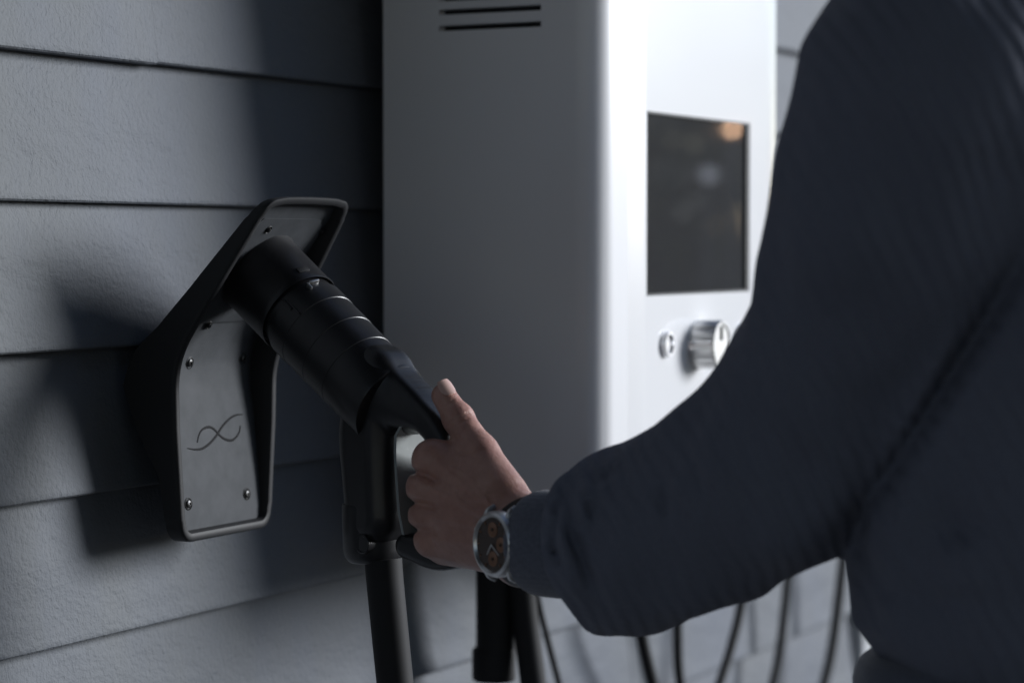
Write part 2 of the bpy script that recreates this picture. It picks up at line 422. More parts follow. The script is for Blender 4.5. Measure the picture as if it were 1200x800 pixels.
for lo, hi in (((SX0, YP+0.0005, SZ0), (SX0+0.003, YP+0.0027, SZ1)), ((SX1-0.0075, YP+0.0005, SZ0), (SX1, YP+0.0027, SZ1)),
               ((SX0+0.003, YP+0.0005, SZ1-0.002), (SX1-0.0075, YP+0.0027, SZ1)), ((SX0+0.003, YP+0.0005, SZ0), (SX1-0.0075, YP+0.0027, SZ0+0.002))):
    box_bm(fr, lo, hi)
scr = box('screen', (SX0+0.0002, YP+0.0028, SZ0+0.0002), (SX1-0.0002, YP+0.0036, SZ1-0.0002), M['glass'], cab)
link('screen_bezel', bm_mesh('screen_bezel', fr, M['dark']), scr)
def button(u, v, r, proud, name='button'):
    p = at(u, v, y=YP)
    b = lathe(name, (p.x, YP+0.001, p.z), (0, -1, 0), [(0, r), (proud*0.6, r), (proud, r*0.94), (proud, r*0.74), (proud*0.5, r*0.7), (proud*0.5, 0)], M['chrome'], cab, 40)
    return b
button(780, 403, 0.0115, 0.006); button(868, 393, 0.0115, 0.006)
kp = at(818, 403, y=YP)
kr, kl = 0.0225, 0.024
bm = bmesh.new(); n = 64; prof = [(0, 1.0), (0.003, 1.0), (kl-0.002, 0.985), (kl, 0.93), (kl, 0.86), (kl-0.0015, 0.82), (kl-0.0015, 0.0)]
rings = []
for k, (s, q) in enumerate(prof):
    rg = []
    for j in range(n):
        t = 2*math.pi*j/n; kn = (0.955 if (j % 4) < 2 and 1 <= k <= 2 else 1.0)
        rg.append(bm.verts.new((kp.x + kr*q*kn*math.cos(t), YP-s, kp.z + kr*q*kn*math.sin(t))))
    rings.append(rg)
for A, B in zip(rings[:-1], rings[1:]):
    for j in range(n): bm.faces.new((A[j], A[(j+1) % n], B[(j+1) % n], B[j]))
bmesh.ops.remove_doubles(bm, verts=bm.verts[:], dist=1e-6)
knob = link('knob', bm_mesh('knob', bm, M['steel'], True, 25), cab)
box('knob_pointer', (kp.x-0.001, YP-kl-0.0002, kp.z+0.004), (kp.x+0.001, YP-kl+0.0014, kp.z+0.017), M['dark'], knob)

# ---------------------------------------------------------------- connector holder (bracket)
XC = 1.5576
YL = WALL_Y - 0.062                              # front of the lower panel
pK = at(216, 425, y=YL); pB = at(208, 638, y=YL); pT = at(321, 234, x=pK.x+0.003)
hold = thing('connector_holder', 'black wall holder with grey face plate carrying the charging plug', 'holder', (XC, WALL_Y-0.008, pB.z))
zB, zK = pB.z, pK.z; yT, zT = pT.y, pT.z
tilt = math.atan2(YL-yT, zT-zK)
def path(s):
    """point and normal on the bent face at arc length s from the bottom"""
    L1 = zK - zB; w = 0.022
    t = np.clip((s-(L1-w))/(2*w), 0, 1)
    if s < L1-w: return Vector((0, YL, zB+s)), Vector((0, -1, 0))
    # circular blend between the two straight runs
    rad = 2*w/tilt; ph = t*tilt
    c = Vector((0, YL-rad, zB+L1-w))
    if s <= L1+w: return c + Vector((0, rad*math.cos(ph), rad*math.sin(ph))), Vector((0, -math.cos(ph), -math.sin(ph)))
    e = c + Vector((0, rad*math.cos(tilt), rad*math.sin(tilt)))
    return e + Vector((0, -math.sin(tilt), math.cos(tilt)))*(s-L1-w), Vector((0, -math.cos(tilt), -math.sin(tilt)))
SL = (zK-zB) + math.hypot(YL-yT, zT-zK)
print('bracket tilt', math.degrees(tilt), 'len', SL, 'zB', zB, 'zK', zK, 'zT', zT, 'yT', yT)
def halfw(s):
    q = s/SL
    return float(np.interp(q, [0, 0.10, 0.30, 0.50, 0.62, 0.80, 1.0], [0.0625, 0.0645, 0.0695, 0.0715, 0.0705, 0.0660, 0.0605]))
def outline_bracket(n=90, r=0.015):
    """right half outline, bottom centre to top centre, as (a, s)"""
    pts = [(0.0, 0.0), (0.02, 0.0), (0.036, 0.0), (halfw(0)-r, 0.0)]
    for k in range(1, 9):
        t = R(90*k/8); pts.append((halfw(0)-r + r*math.sin(t), r - r*math.cos(t)))
    for k in range(1, n):
        s = r + (SL-2*r)*k/n; pts.append((halfw(s), s))
    for k in range(0, 9):
        t = R(90*k/8); pts.append((halfw(SL)-r + r*math.cos(t), SL - r + r*math.sin(t)))
    pts += [(0.036, SL+0.0015), (0.02, SL+0.002), (0.0, SL+0.0022)]
    return pts
half = outline_bracket()
def offset(pts, d):
    out = []
    for i, (a, s) in enumerate(pts):
        p0 = pts[max(i-1, 0)]; p1 = pts[min(i+1, len(pts)-1)]
        t = Vector((p1[0]-p0[0], p1[1]-p0[1])).normalized()
        q = (a - t.y*d, s + t.x*d)
        out.append((max(q[0], 0.0) if 0 < i < len(pts)-1 else 0.0, q[1]))
    return out
def put(a, s, h, y_extra=0.0):
    p, nrm = path(s); return Vector((XC + a, p.y + nrm.y*h + y_extra, p.z + nrm.z*h))
def loop3(pts, h, skirt=None):
    full = [(-a, s) for a, s in pts] + [(a, s) for a, s in reversed(pts[1:-1])]
    return [put(a, s, h(s) if callable(h) else h, skirt(s) if skirt else 0.0) for a, s in full]
def skirt(s):
    q = s/SL
    d = float(np.interp(q, [0, 0.08, 0.18, 0.30, 0.42, 0.52, 0.60, 0.72, 0.86, 1.0], [0.013, 0.014, 0.017, 0.034, 0.046, 0.041, 0.031, 0.023, 0.015, 0.007]))
    return d
def hp_plate(s):
    return -float(np.interp(s/SL, [0, 0.06, 0.15, 0.30, 0.46, 0.56, 0.66, 0.80, 0.93, 1.0], [0.0045, 0.0055, 0.0080, 0.0140, 0.0205, 0.0210, 0.0180, 0.0120, 0.0075, 0.0065]))
bm = bmesh.new()
LP = [loop3(half, 0.0, skirt), loop3(half, 0.0, lambda s: 0.004), loop3(half, 0.0, lambda s: 0.0012), loop3(offset(half, 0.0008), 0.0004), loop3(offset(half, 0.002), 0.0010),
      loop3(offset(half, 0.0052), 0.0010), loop3(offset(half, 0.0064), 0.0004), loop3(offset(half, 0.0074), -0.0020), loop3(offset(half, 0.0080), lambda s: hp_plate(s)*0.6-0.001), loop3(offset(half, 0.0084), lambda s: hp_plate(s)-0.001)]
back_in = loop3(offset(half, 0.010), 0.0, lambda s: skirt(s)-0.001)
allv = [[bm.verts.new(p) for p in L_] for L_ in LP]
for A, B in zip(allv[:-1], allv[1:]):
    for k in range(len(A)): bm.faces.new((A[k], A[(k+1) % len(A)], B[(k+1) % len(A)], B[k]))
nf = len(half)
A = allv[0]                                       # closed back
for i in range(1, nf-2):
    bm.faces.new((A[i], A[i+1], A[len(A)-i-1], A[len(A)-i]))
link('shell', bm_mesh('shell', bm, M['rim'], True, 40), hold)
def plate(name, off, h, s0, s1, mat, cham=0.0, thick=0.003):
    pts = [p for p in offset(half, off) if s0 <= p[1] <= s1]
    bm = bmesh.new(); m = 16; rowsF = []; rowsB = []
    for (a, s) in pts:
        a2 = a - max(0.0, cham-(s1-s))*0.9 if cham else a
        rowsF.append([bm.verts.new(put(-a2 + 2*a2*k/m, s, hp_plate(s)+h)) for k in range(m+1)])
        rowsB.append([bm.verts.new(put(-a2 + 2*a2*k/m, s, hp_plate(s)+h-thick)) for k in range(m+1)])
    for i in range(len(pts)-1):
        for k in range(m): bm.faces.new((rowsF[i][k], rowsF[i][k+1], rowsF[i+1][k+1], rowsF[i+1][k]))
        for k in (0, m): bm.faces.new((rowsF[i][k], rowsF[i+1][k], rowsB[i+1][k], rowsB[i][k]))
    for i in (0, len(pts)-1):
        for k in range(m): bm.faces.new((rowsF[i][k], rowsF[i][k+1], rowsB[i][k+1], rowsB[i][k]))
    bmesh.ops.remove_doubles(bm, verts=bm.verts[:], dist=1e-6)
    return link(name, bm_mesh(name, bm, mat, True, 35), hold)
plate('face_plate', 0.0082, 0.0, -1, 9, M['plate'])
plate('socket_plate', 0.0125, 0.0013, SL*0.555, SL*0.925, M['plate'], cham=0.012, thick=0.0012)
GA, GS = np.meshgrid(np.linspace(-0.068, 0.068, 137), np.linspace(0, SL, 401))
GP = np.array([list(put(a, q, hp_plate(q))) for a, q in zip(GA.ravel(), GS.ravel())])
GU, GVv, _z = project(GP)
def on_plate(u, v):
    """offset and arc length where the face plate is seen at (u, v)"""
    d2 = (GU-u)**2 + (GVv-v)**2; o = np.argsort(d2)[:6]; w = 1/(d2[o]+0.02); w /= w.sum()
    return float((GA.ravel()[o]*w).sum()), float((GS.ravel()[o]*w).sum())
for (u, v, h, big) in ((313, 268, 0.0013, 0), (376, 270, 0.0013, 0), (243, 380, 0.0013, 0), (222, 425, 0, 1), (284, 420, 0, 1), (220.5, 590, 0, 1), (289, 578.5, 0, 1)):
    a, q = on_plate(u, v); c = put(a, q, hp_plate(q)+h); nrm = (put(a, q+0.004, hp_plate(q+0.004))-put(a, q-0.004, hp_plate(q-0.004))).normalized().cross(Vector((1, 0, 0)))
    if nrm.y > 0: nrm = -nrm
    rb = 0.0048 if big else 0.0036
    ringo = lathe('screw', c + nrm*-0.0002, nrm, [(0, rb), (0.0006, rb), (0.0009, rb*0.9), (0.0002, rb*0.82), (0.0002, 0)], M['dark'], hold, 28)
    lathe('screw_head', c + nrm*0.0002, nrm, [(0, rb*0.62), (0.0012, rb*0.56), (0.0016, rb*0.38), (0.0016, rb*0.27), (0.0008, rb*0.25), (0.0008, 0)], M['screw'], ringo, 12)
# engraved twisted-ribbon mark on the lower panel: raised strips, groove shade put into their dark colour
def mark(uv, parent, name='logo_mark'):
    P = [on_plate(u, v) for u, v in uv]; P = catmull([(a, q, 0) for a, q in P], 8)
    V = []; F = []; m = len(P)
    for i, p in enumerate(P):
        t = (P[min(i+1, m-1)]-P[max(i-1, 0)]).normalized(); nz = Vector((-t.y, t.x, 0))
        q = i/(m-1); w = 0.00075*(0.25+0.75*math.sin(math.pi*min(max(q, 0.02), 0.98))**0.6)
        for (o, h) in ((w*1.5, 0.00003), (w*0.9, 0.00045), (0, 0.00055), (-w*0.9, 0.00045), (-w*1.5, 0.00003)):
            c = p + nz*o; V.append(put(c.x, c.y, hp_plate(c.y)+h))
    for i in range(m-1):
        for k in range(4): F.append((i*5+k, i*5+k+1, i*5+6+k, i*5+5+k))
    return link(name, mesh(name, V, F, M['mark'], True), hold)
def mp3(L): return [(150+x/3.333, 420+y/3.333) for x, y in L]
mark(mp3([(233, 350), (262, 355), (292, 350), (322, 328), (345, 300), (368, 265), (395, 236), (420, 221), (447, 218)]), hold)
mark(mp3([(270, 327), (276, 300), (290, 277), (315, 267), (336, 276), (355, 296), (376, 313), (404, 319), (424, 305), (435, 284), (438, 262)]), hold)

# ---------------------------------------------------------------- the charging connector held in the holder
BETA = R(14.5)                                     # the plug leans out of square towards the near end of the wall
PB = at(302, 316, x=XC); DH = Vector((-math.sin(BETA), -math.cos(BETA), 0)); DN = Vector((math.cos(BETA), -math.sin(BETA), 0))
def atc(u, v, off=0.0):
    d = (at(u, v, Z=1)-CAM); q = PB + DN*off
    return CAM + d*((q-CAM).dot(DN)/d.dot(DN))
con = thing('charging_connector', 'black charging plug with grip handle resting in the wall holder', 'charging plug', atc(436, 650))
B0 = PB; B1 = atc(432, 449)
AX = (B1-B0).normalized()
def s_at(u, v): return (atc(u, v)-B0).dot(AX)
sR = s_at(352, 366)
rcap, rbar = 0.0346, 0.0332
lathe('socket_collar', B0 - AX*0.004, AX, [(-0.002, rcap*0.99), (0.003, rcap*1.02), (0.0055, rcap*1.0), (0.0065, rcap*0.985), (sR-0.001, rcap*0.975), (sR+0.0025, rcap*0.985), (sR+0.0038, rcap*0.97), (sR+0.004, rbar*1.01), (sR-0.004, rbar*0.99), (sR-0.004, 0)], M['black'], con, 96)
g1, g2, g3 = s_at(375, 389), s_at(398, 412), s_at(420, 436)
c0, c1 = atc(452, 420, -0.024), atc(418, 509, -0.024)
cn = (c1-c0).cross(DN).normalized()
if cn.dot(AX) < 0: cn = -cn
cutp = (c0+c1)/2
send = (cutp-B0).dot(AX)
prof = [(sR-0.006, 0.0), (sR-0.006, rbar*0.94), (sR+0.003, rbar*0.94), (sR+0.0075, rbar*0.945), (sR+0.0082, rbar*1.0)]
rcur = rbar
for gs in (g1, g2, g3):
    prof += [(gs-0.0012, rcur), (gs-0.0004, rcur), (gs, rcur-0.0004)]
    rcur -= 0.0004
    prof += [(gs+0.0012, rcur)]
prof = [p for p in prof if p[0] < send-0.004] + [(send-0.0018, rcur), (send-0.0006, rcur-0.0005), (send, rcur-0.0022)]
bar = lathe('barrel', B0, AX, prof, M['black'], con, 96, cut=(cutp, cn, 3))
# small fittings on the barrel: release slot, steel latch hook, guide ribs
def on_barrel(s, ang, r):
    a, e1, e2 = frame(AX); p = B0 + AX*s + (e1*math.cos(R(ang)) + e2*math.sin(R(ang)))*r
    return p, (e1*math.cos(R(ang)) + e2*math.sin(R(ang)))
_, e1_, e2_ = frame(AX)
sgn = -1 if e2_.x > 0 else 1                      # angle sign that turns towards the camera (-x)
def fit(name, s, ang, r, ls, wt, h, mat, parent):
    p, nr = on_barrel(s, ang*sgn, r); tg = AX.cross(nr)
    bm = bmesh.new(); box_bm(bm, (-ls/2, -wt/2, -h), (ls/2, wt/2, h), min(h, wt/2, ls/2)*0.5, 2)
    bm.transform(Matrix((( AX.x, tg.x, nr.x, p.x), (AX.y, tg.y, nr.y, p.y), (AX.z, tg.z, nr.z, p.z), (0, 0, 0, 1))))
    return link(name, bm_mesh(name, bm, mat, True, 40), parent)
fit('release_slot', sR-0.010, 12, rcap*0.975, 0.005, 0.010, 0.0006, M['dark'], con)
fit('latch_hook', sR+0.0058, 14, rbar*1.0, 0.0016, 0.009, 0.0022, M['steel'], con)
fit('latch_hook', sR+0.0085, 24, rbar*1.0, 0.006, 0.0016, 0.0022, M['steel'], con)
fit('guide_rib', sR+0.010, 62, rbar*0.985, 0.012, 0.0022, 0.0016, M['black'], con)
fit('guide_rib', sR+0.016, 58, rbar*1.0, 0.016, 0.0014, 0.0011, M['black'], con)

# handle: rounded extrusion of a D-shaped loop (2-D distance in the y-z plane, thickness across x)
def h2(u, v): p = atc(u, v, -0.013); return ((p-PB).dot(DH), p.z)
MPX = 1.0/1590
loop_pts = [((434, 442), 26), ((454, 459), 24), ((484, 484), 19), ((503, 504), 16.5), ((513, 528), 15.5), ((518, 562), 15.5), ((522, 612), 17), ((526, 642), 20), ((505, 650), 18), ((472, 640), 15)]
body_pts = [((432, 442), 36), ((425, 505), 40), ((427, 560), 38), ((430, 604), 36.5)]
def dense(pts):
    return [((p.x, p.y), p.z) for p in catmull([(u, v, r) for (u, v), r in pts], 5)]
loop_pts, body_pts = dense(loop_pts), dense(body_pts)
def chain2(Y, Zc, pts, k=None):
    d = np.full(Y.shape, 9.0, dtype=np.float32)
    for (p, ra), (q, rb) in zip(pts[:-1], pts[1:]):
        (ay, az), (by, bz) = h2(*p), h2(*q); ey, ez = by-ay, bz-az
        t = np.clip(((Y-ay)*ey + (Zc-az)*ez)/(ey*ey+ez*ez), 0, 1)
        dd = np.hypot(Y-ay-t*ey, Zc-az-t*ez) - (ra+(rb-ra)*t)*MPX
        d = np.minimum(d, dd)
    return d
NK = [B0 + AX*((B1-B0).length*0.80), B0 + AX*((B1-B0).length*0.93), atc(485, 482)]
def f_handle(P):
    Q = P - np.array(PB, dtype=np.float32); dx = np.abs(Q @ np.array(DN, dtype=np.float32)); Y, Zc = Q @ np.array(DH, dtype=np.float32), P[:, 2]
    dl = chain2(Y, Zc, loop_pts)
    (wy, wz) = h2(460, 482)
    web = np.hypot(Y-wy, Zc-wz) - 20*MPX
    dl = smin(dl, web, 0.006)
    hl, rl = 0.0150, 0.007
    q1, q2 = dl+rl, dx-hl+rl
    a = np.minimum(np.maximum(q1, q2), 0) + np.hypot(np.maximum(q1, 0), np.maximum(q2, 0)) - rl
    db = chain2(Y, Zc, body_pts); hb, rb = 0.0215, 0.016
    q1, q2 = db+rb, dx-hb+rb
    b = np.minimum(np.maximum(q1, q2), 0) + np.hypot(np.maximum(q1, 0), np.maximum(q2, 0)) - rb
    d = smin(a, b, 0.006)
    # neck: the barrel flows into the grip
    n_ = cone(P, NK[0], NK[1], 0.0290, 0.0285); n_ = smin(n_, cone(P, NK[1], NK[2], 0.0270, 0.0165), 0.006)
    return smin(d, n_, 0.007)
cs = np.array([list(atc(u, v, o)) for u in (375, 562) for v in (388, 682) for o in (-0.03, 0.03)]); hlo, hhi = cs.min(0)-0.006, cs.max(0)+0.006
handle = link('handle', sdf_mesh('handle', f_handle, hlo, hhi, 0.0011, M['black']), con)
# pale lining on the inner wall of the grip opening
gp = [h2(u, v) for u, v in ((480, 495.5), (471, 499.5), (465.2, 510), (464.6, 530), (466.0, 560), (469.0, 600), (474, 626))]
V = []; F = []
for i, (y, z) in enumerate(gp):
    for x in (-0.0145, 0.0145):
        V += [PB*1 + DN*x + DH*(y-0.0012) + Vector((0, 0, z-PB.z)), PB + DN*x + DH*(y+0.0012) + Vector((0, 0, z-PB.z))]
for i in range(len(gp)-1):
    o = i*4
    F += [(o+1, o+3, o+7, o+5), (o, o+1, o+5, o+4), (o+2, o+6, o+7, o+3), (o, o+4, o+6, o+2)]
F += [(0, 2, 3, 1), (len(V)-4, len(V)-3, len(V)-1, len(V)-2)]
bm = bmesh.new(); me = mesh('grip_insert', V, F, M['insert'], False); bm.from_mesh(me); bpy.data.meshes.remove(me)
link('grip_insert', bm_mesh('grip_insert', bm, M['insert'], True, 30), handle)
# lower gland and its round cap
G0, G1 = atc(436, 588), atc(437, 658)
gl = (G1-G0).length
lathe('cable_gland', G0, G1-G0, [(0, 0.0), (0, 0.0205), (0.001, 0.0218), (0.003, 0.0222), (gl-0.010, 0.0218), (gl-0.004, 0.0205), (gl-0.001, 0.0180), (gl, 0.0165), (gl, 0)], M['black'], con, 72)
gc = atc(425, 637, -0.0200)
lathe('gland_button', gc, -DN, [(-0.006, 0.0072), (0.0008, 0.0072), (0.0013, 0.0066), (0.0013, 0.0058), (0.0007, 0.0054), (0.0010, 0.0)], M['black'], con, 40)
# cable from the gland down, round and back up to the cabinet
c_top = atc(449, 655)
P = [c_top, atc(452, 690), atc(463, 800), atc(472, 880), atc(484, 1000), Vector((XC+0.02, 0.88, 0.56)), Vector((XC+0.16, 0.93, 0.42)), Vector((XC+0.31, 0.97, 0.43)), Vector((2.04, 1.0, 0.60)),
     Vector((2.055, 1.005, 0.80))]
PX = 2.0
pk0, pk1 = at(625, 800, x=PX), at(612, 690, x=PX)
P = P[:-2] + [at(640, 900, x=PX), pk0, pk1, Vector((PX, pk1.y+0.004, ZB+0.004))]
cb = tube('charging_cable', catmull(P, 10), lambda t: 0.0138-0.0018*t, M['rubber'], None, 24)
tag(cb, 'thick black cable hanging from the plug and looping up under the white cabinet', 'cable')

# ---------------------------------------------------------------- black conduit under the cabinet
q0 = at(581, 797, x=PX)
cond = thing('cable_conduit', 'wide black conduit pipe under the white cabinet, left of the thick cable', 'conduit', (PX, q0.y, q0.z))
lathe('conduit_pipe', (PX, q0.y, q0.z+0.03), (0, 0, 1), [(0, 0.017), (0, 0.0185), (ZB-q0.z-0.032, 0.0185), (ZB-q0.z-0.031, 0)], M['rubber'], cond, 40)
lathe('conduit_coupling', (PX, q0.y+0.002, q0.z), (0, 0, 1), [(0, 0.0), (0, 0.0185), (0.002, 0.0205), (0.028, 0.0205), (0.031, 0.0190), (0.031, 0)], M['rubber'], cond, 40)
tc = tube('thin_cable', catmull([Vector((PX+0.05, 1.03, ZB+0.003)), at(630, 700, y=1.07), at(642, 750, y=1.075), at(655, 800, y=1.075), at(675, 880, y=1.075), at(700, 1050, y=1.07), at(720, 1500, y=1.06)], 8), 0.0035, M['rubber'], None, 10)
tag(tc, 'thin black wire running down beside the thick cable below the cabinet', 'wire')

# ---------------------------------------------------------------- looped cable hanging on the wall right of the cabinet
yc = 1.045
hk = at(885, 420, y=WALL_Y)
hook = thing('cable_hook', 'black round cable hook on the siding behind the raised arm', 'hook', (hk.x, WALL_Y-0.01, hk.z))
lathe('hook_arm', (hk.x, WALL_Y-0.004, hk.z), (0, -1, 0), [(0, 0.04), (0.012, 0.04), (0.013, 0.022), (0.095, 0.022), (0.097, 0.040), (0.105, 0.040), (0.107, 0.0)], M['black'], hook, 40)
def dn(u, v, dy=0.0): return at(u, v, y=yc+dy)
strands = [(768, 737, 0.0062, 750), (794, 730, 0.0062, 797), (868, 710, 0.006, 845), (921, 690, 0.0062, 906), (992, 630, 0.0075, 966)]
def strand_pts(pts, dy): return [dn(u, v, dy) for u, v in pts]
def loop_cable(left, right, dy, low):
    """one loop: from the hook down the left, round the bottom and up the right"""
    top = Vector((hk.x, yc+dy, hk.z+0.026))
    L_ = strand_pts(left, dy); R_ = strand_pts(right, dy)
    a = L_[-1]; b = R_[-1]
    mid = Vector(((a.x+b.x)/2, yc+dy, low))
    qa = Vector((a.x+(mid.x-a.x)*0.30, yc+dy, low+(a.z-low)*0.35)); qb = Vector((b.x+(mid.x-b.x)*0.30, yc+dy, low+(b.z-low)*0.35))
    return [top, *L_, qa, mid, qb, *reversed(R_), top]
for k, (lf, rt, dy, low, r, lab) in enumerate((
        ([(795, 560), (752, 700), (751, 737), (765, 800)], [(1002, 540), (995, 600), (990, 640), (978, 740), (966, 800)], 0.0, 0.62, 0.0066, 'outermost loop of the black cable hanging on the siding'),
        ([(815, 560), (794, 700), (794, 735), (797, 800)], [(935, 560), (925, 650), (921, 700), (914, 760), (906, 800)], 0.014, 0.67, 0.0056, 'middle loop of the black cable hanging on the siding'),
        ([(848, 600), (838, 700), (836, 760), (838, 800)], [(880, 600), (872, 690), (867, 715), (858, 760), (845, 800)], -0.014, 0.74, 0.0056, 'innermost narrow loop of the black cable hanging on the siding'))):
    if k == 2:
        lf = [(868, 600), (866, 700), (862, 735), (848, 790)]; rt = [(905, 560), (898, 640), (896, 680), (893, 700)]
        continue
    t = tube('hanging_cable', catmull(loop_cable(lf, rt, dy, low), 10), r, M['rubber'], None, 14)
    tag(t, lab, 'cable', 'cable loops hanging beside the cabinet')
t = tube('hanging_cable', catmull([Vector((hk.x, yc-0.014, hk.z+0.026)), dn(884, 520, -0.014), dn(876, 640, -0.014), dn(868, 710, -0.014), dn(857, 757, -0.014), dn(843, 802, -0.014), dn(820, 870, -0.014), dn(790, 1000, 0.0), Vector((2.55, yc, 0.02))], 10), 0.0056, M['rubber'], None, 14)
tag(t, 'single black cable slanting down left between the hanging loops', 'cable', 'cable loops hanging beside the cabinet')

# ---------------------------------------------------------------- the person
per = thing('person', 'person in a navy quilted sweater with left arm stretched to grip the black handle', 'person', (1.54, 0.356, 0))
# forearm frame: axis a runs from the wrist to the elbow (right and towards the camera)
FA = (RT*0.60 - FW*0.80 + UP*0.02).normalized()
NW = (-RT*0.80 - FW*0.60); NW = (NW - FA*NW.dot(FA)).normalized()      # outward from the back of the wrist
VW = FA.cross(NW); VW = VW if VW.z > 0 else -VW
DIAL = at(577, 637.5, Z=1.622)
S0 = DIAL - NW*0.0315                                                  # wrist centre under the watch
ZG = 1.722
def hp(u, v, dz): return at(u, v, Z=ZG+dz)
wr = S0 - FA*0.012
mcps = [hp(508, 538, -0.030), hp(500, 571, -0.032), hp(501, 604, -0.030), hp(506, 633, -0.026)]
rad_m = [0.0125, 0.0122, 0.0112, 0.0102]
wrs = [wr + VW*0.0155 - NW*0.002, wr + VW*0.006, wr - VW*0.006, wr - VW*0.0105 - NW*0.002]
pips = [hp(506, 540, 0.012), hp(497, 574, 0.014), hp(499, 606, 0.012), hp(505, 634, 0.008)]
dips = [hp(530, 546, 0.030), hp(522, 578, 0.032), hp(522, 608, 0.030), hp(526, 634, 0.025)]
tips = [hp(556, 548, 0.016), hp(552, 580, 0.016), hp(550, 609, 0.015), hp(548, 634, 0.012)]
th = [hp(586, 578, -0.058), hp(562, 531, -0.036), hp(537, 490, -0.018), hp(520, 463.5, -0.012)]
def f_hand(P):
    d = np.full(P.shape[0], 9.0, dtype=np.float32)
    for k in range(4):
        c = cone(P, wrs[k], mcps[k], 0.0130 if k in (0, 3) else 0.0145, rad_m[k])
        d = smin(d, c, 0.012)
    # palm body behind the metacarpals
    inw = -NW*0.012
    d = smin(d, cone(P, wr+inw*0.6, hp(540, 585, -0.018), 0.021, 0.016), 0.012)
    d = smin(d, cone(P, wrs[3]+inw*0.3, hp(522, 638, -0.014), 0.0140, 0.0145), 0.010)     # hypothenar edge
    fing = np.full(P.shape[0], 9.0, dtype=np.float32)
    for k in range(4):
        f = cone(P, mcps[k], pips[k], rad_m[k]*0.97, rad_m[k]*0.86)
        f = smin(f, cone(P, pips[k], dips[k], rad_m[k]*0.84, rad_m[k]*0.76), 0.003)
        f = smin(f, cone(P, dips[k], tips[k], rad_m[k]*0.76, rad_m[k]*0.66), 0.003)
        f = smin(f, np.linalg.norm(P-np.array(mcps[k] + NW*0.0026, dtype=np.float32), axis=-1)-rad_m[k]*1.0, 0.004)   # knuckle
        fing = smin(fing, f, 0.0016)
    d = smin(d, fing, 0.0045)
    t = cone(P, th[0], th[1], 0.0185, 0.0132)
    t = smin(t, cone(P, th[1], th[2], 0.0126, 0.0104), 0.006)
    t = smin(t, cone(P, th[2], th[3], 0.0100, 0.0088), 0.003)
    t = smin(t, np.linalg.norm(P-np.array(th[2]-FW*0.001, dtype=np.float32), axis=-1)-0.0108, 0.004)
    d = smin(d, t, 0.011)
    d = smin(d, cone(P, hp(548, 548, -0.028), mcps[0], 0.0105, 0.0088), 0.010)            # first web muscle
    # wrist and forearm, flattened oval
    q = P - np.array(wr, dtype=np.float32)
    along = q @ np.array(FA, dtype=np.float32); v_ = q @ np.array(VW, dtype=np.float32); n_ = q @ np.array(NW, dtype=np.float32)
    grow = 1 + np.clip(along, 0, 0.2)*1.9
    oval = (np.sqrt((v_/(0.0270*grow))**2 + (n_/(0.0222*grow))**2) - 1)*0.0235
    oval = smax(oval, -along-0.004, 0.01); oval = smax(oval, along-0.15, 0.01)
    d = smin(d, oval, 0.016)
    # tendons, knuckle dimples and thumb creases as fine relief
    u, v, z = project(P.astype(np.float64))
    near = (z < ZG-0.005).astype(np.float32)
    for k, tp in enumerate(([(512, 541), (548, 575), (586, 604)], [(504, 573), (545, 592), (588, 613)], [(505, 605), (545, 612), (590, 624)], [(512, 633), (550, 636), (590, 640)])):
        d = d - near*(0.0011, 0.0012, 0.0009, 0.0006)[k]*np.exp(-(poly_dist(u, v, tp)/5.0)**2)
    for tp in ([(486, 553), (498, 557), (511, 563)], [(480, 588), (494, 590), (508, 593)], [(482, 619), (496, 620), (508, 621)]):
        d = d + near*0.0022*np.exp(-(poly_dist(u, v, tp)/5.0)**2)
    for tp in ([(560, 602), (540, 590), (530, 573), (518, 566)], [(575, 590), (560, 575), (548, 556), (530, 548)]):
        d = d - near*0.0006*np.exp(-(poly_dist(u, v, tp)/2.6)**2)                          # veins
    for tp in ([(525, 496), (536, 490), (549, 484)], [(527, 502), (538, 496), (548, 491)], [(516, 478), (524, 475), (531, 469)], [(540, 533), (552, 533), (566, 527)], [(536, 528), (545, 530), (556, 536)]):
        d = d + 0.00055*np.exp(-(poly_dist(u, v, tp)/1.5)**2)
    return d
hb = np.array([list(p) for p in mcps+pips+dips+tips+th+[wr+FA*0.12, wr]])
body = link('body', sdf_mesh('body', f_hand, hb.min(0)-0.045, hb.max(0)+0.045, 0.0013, M['skin']), per)

# thumb nail
def nail():
    c = hp(522, 461.5, -0.010) ; ax_ = (th[3]-th[2]).normalized()
    nr = (-FW*0.80 + UP*0.35 + RT*0.50); nr = (nr - ax_*nr.dot(ax_)).normalized(); sd_ = ax_.cross(nr)
    V = []; F = []; n, m = 10, 10
    base = th[3] + ax_*0.0008
    for i in range(n+1):
        for j in range(m+1):
            q = i/n; w = 0.0056*math.sqrt(max(0.0, 1-(2*q-1)**2*0.55 - 0.25*(1-q)**6))
            t = (2*j/m-1); ang = t*0.70*w/0.0056
            rr2 = 0.0096
            V.append(base + ax_*((q-0.42)*0.0125) + nr*(rr2*math.cos(ang) + 0.0003 - 0.0022*max(0, q-0.5)**2) + sd_*(rr2*math.sin(ang)))
    for i in range(n):
        for j in range(m): F.append((i*(m+1)+j, i*(m+1)+j+1, (i+1)*(m+1)+j+1, (i+1)*(m+1)+j))
    bm = bmesh.new(); me = mesh('thumb_nail', V, F, M['nail']); bm.from_mesh(me); bpy.data.meshes.remove(me)
    bmesh.ops.solidify(bm, geom=bm.faces[:], thickness=0.0008)
    return link('thumb_nail', bm_mesh('thumb_nail', bm, M['nail'], True, 50), body)
nail()
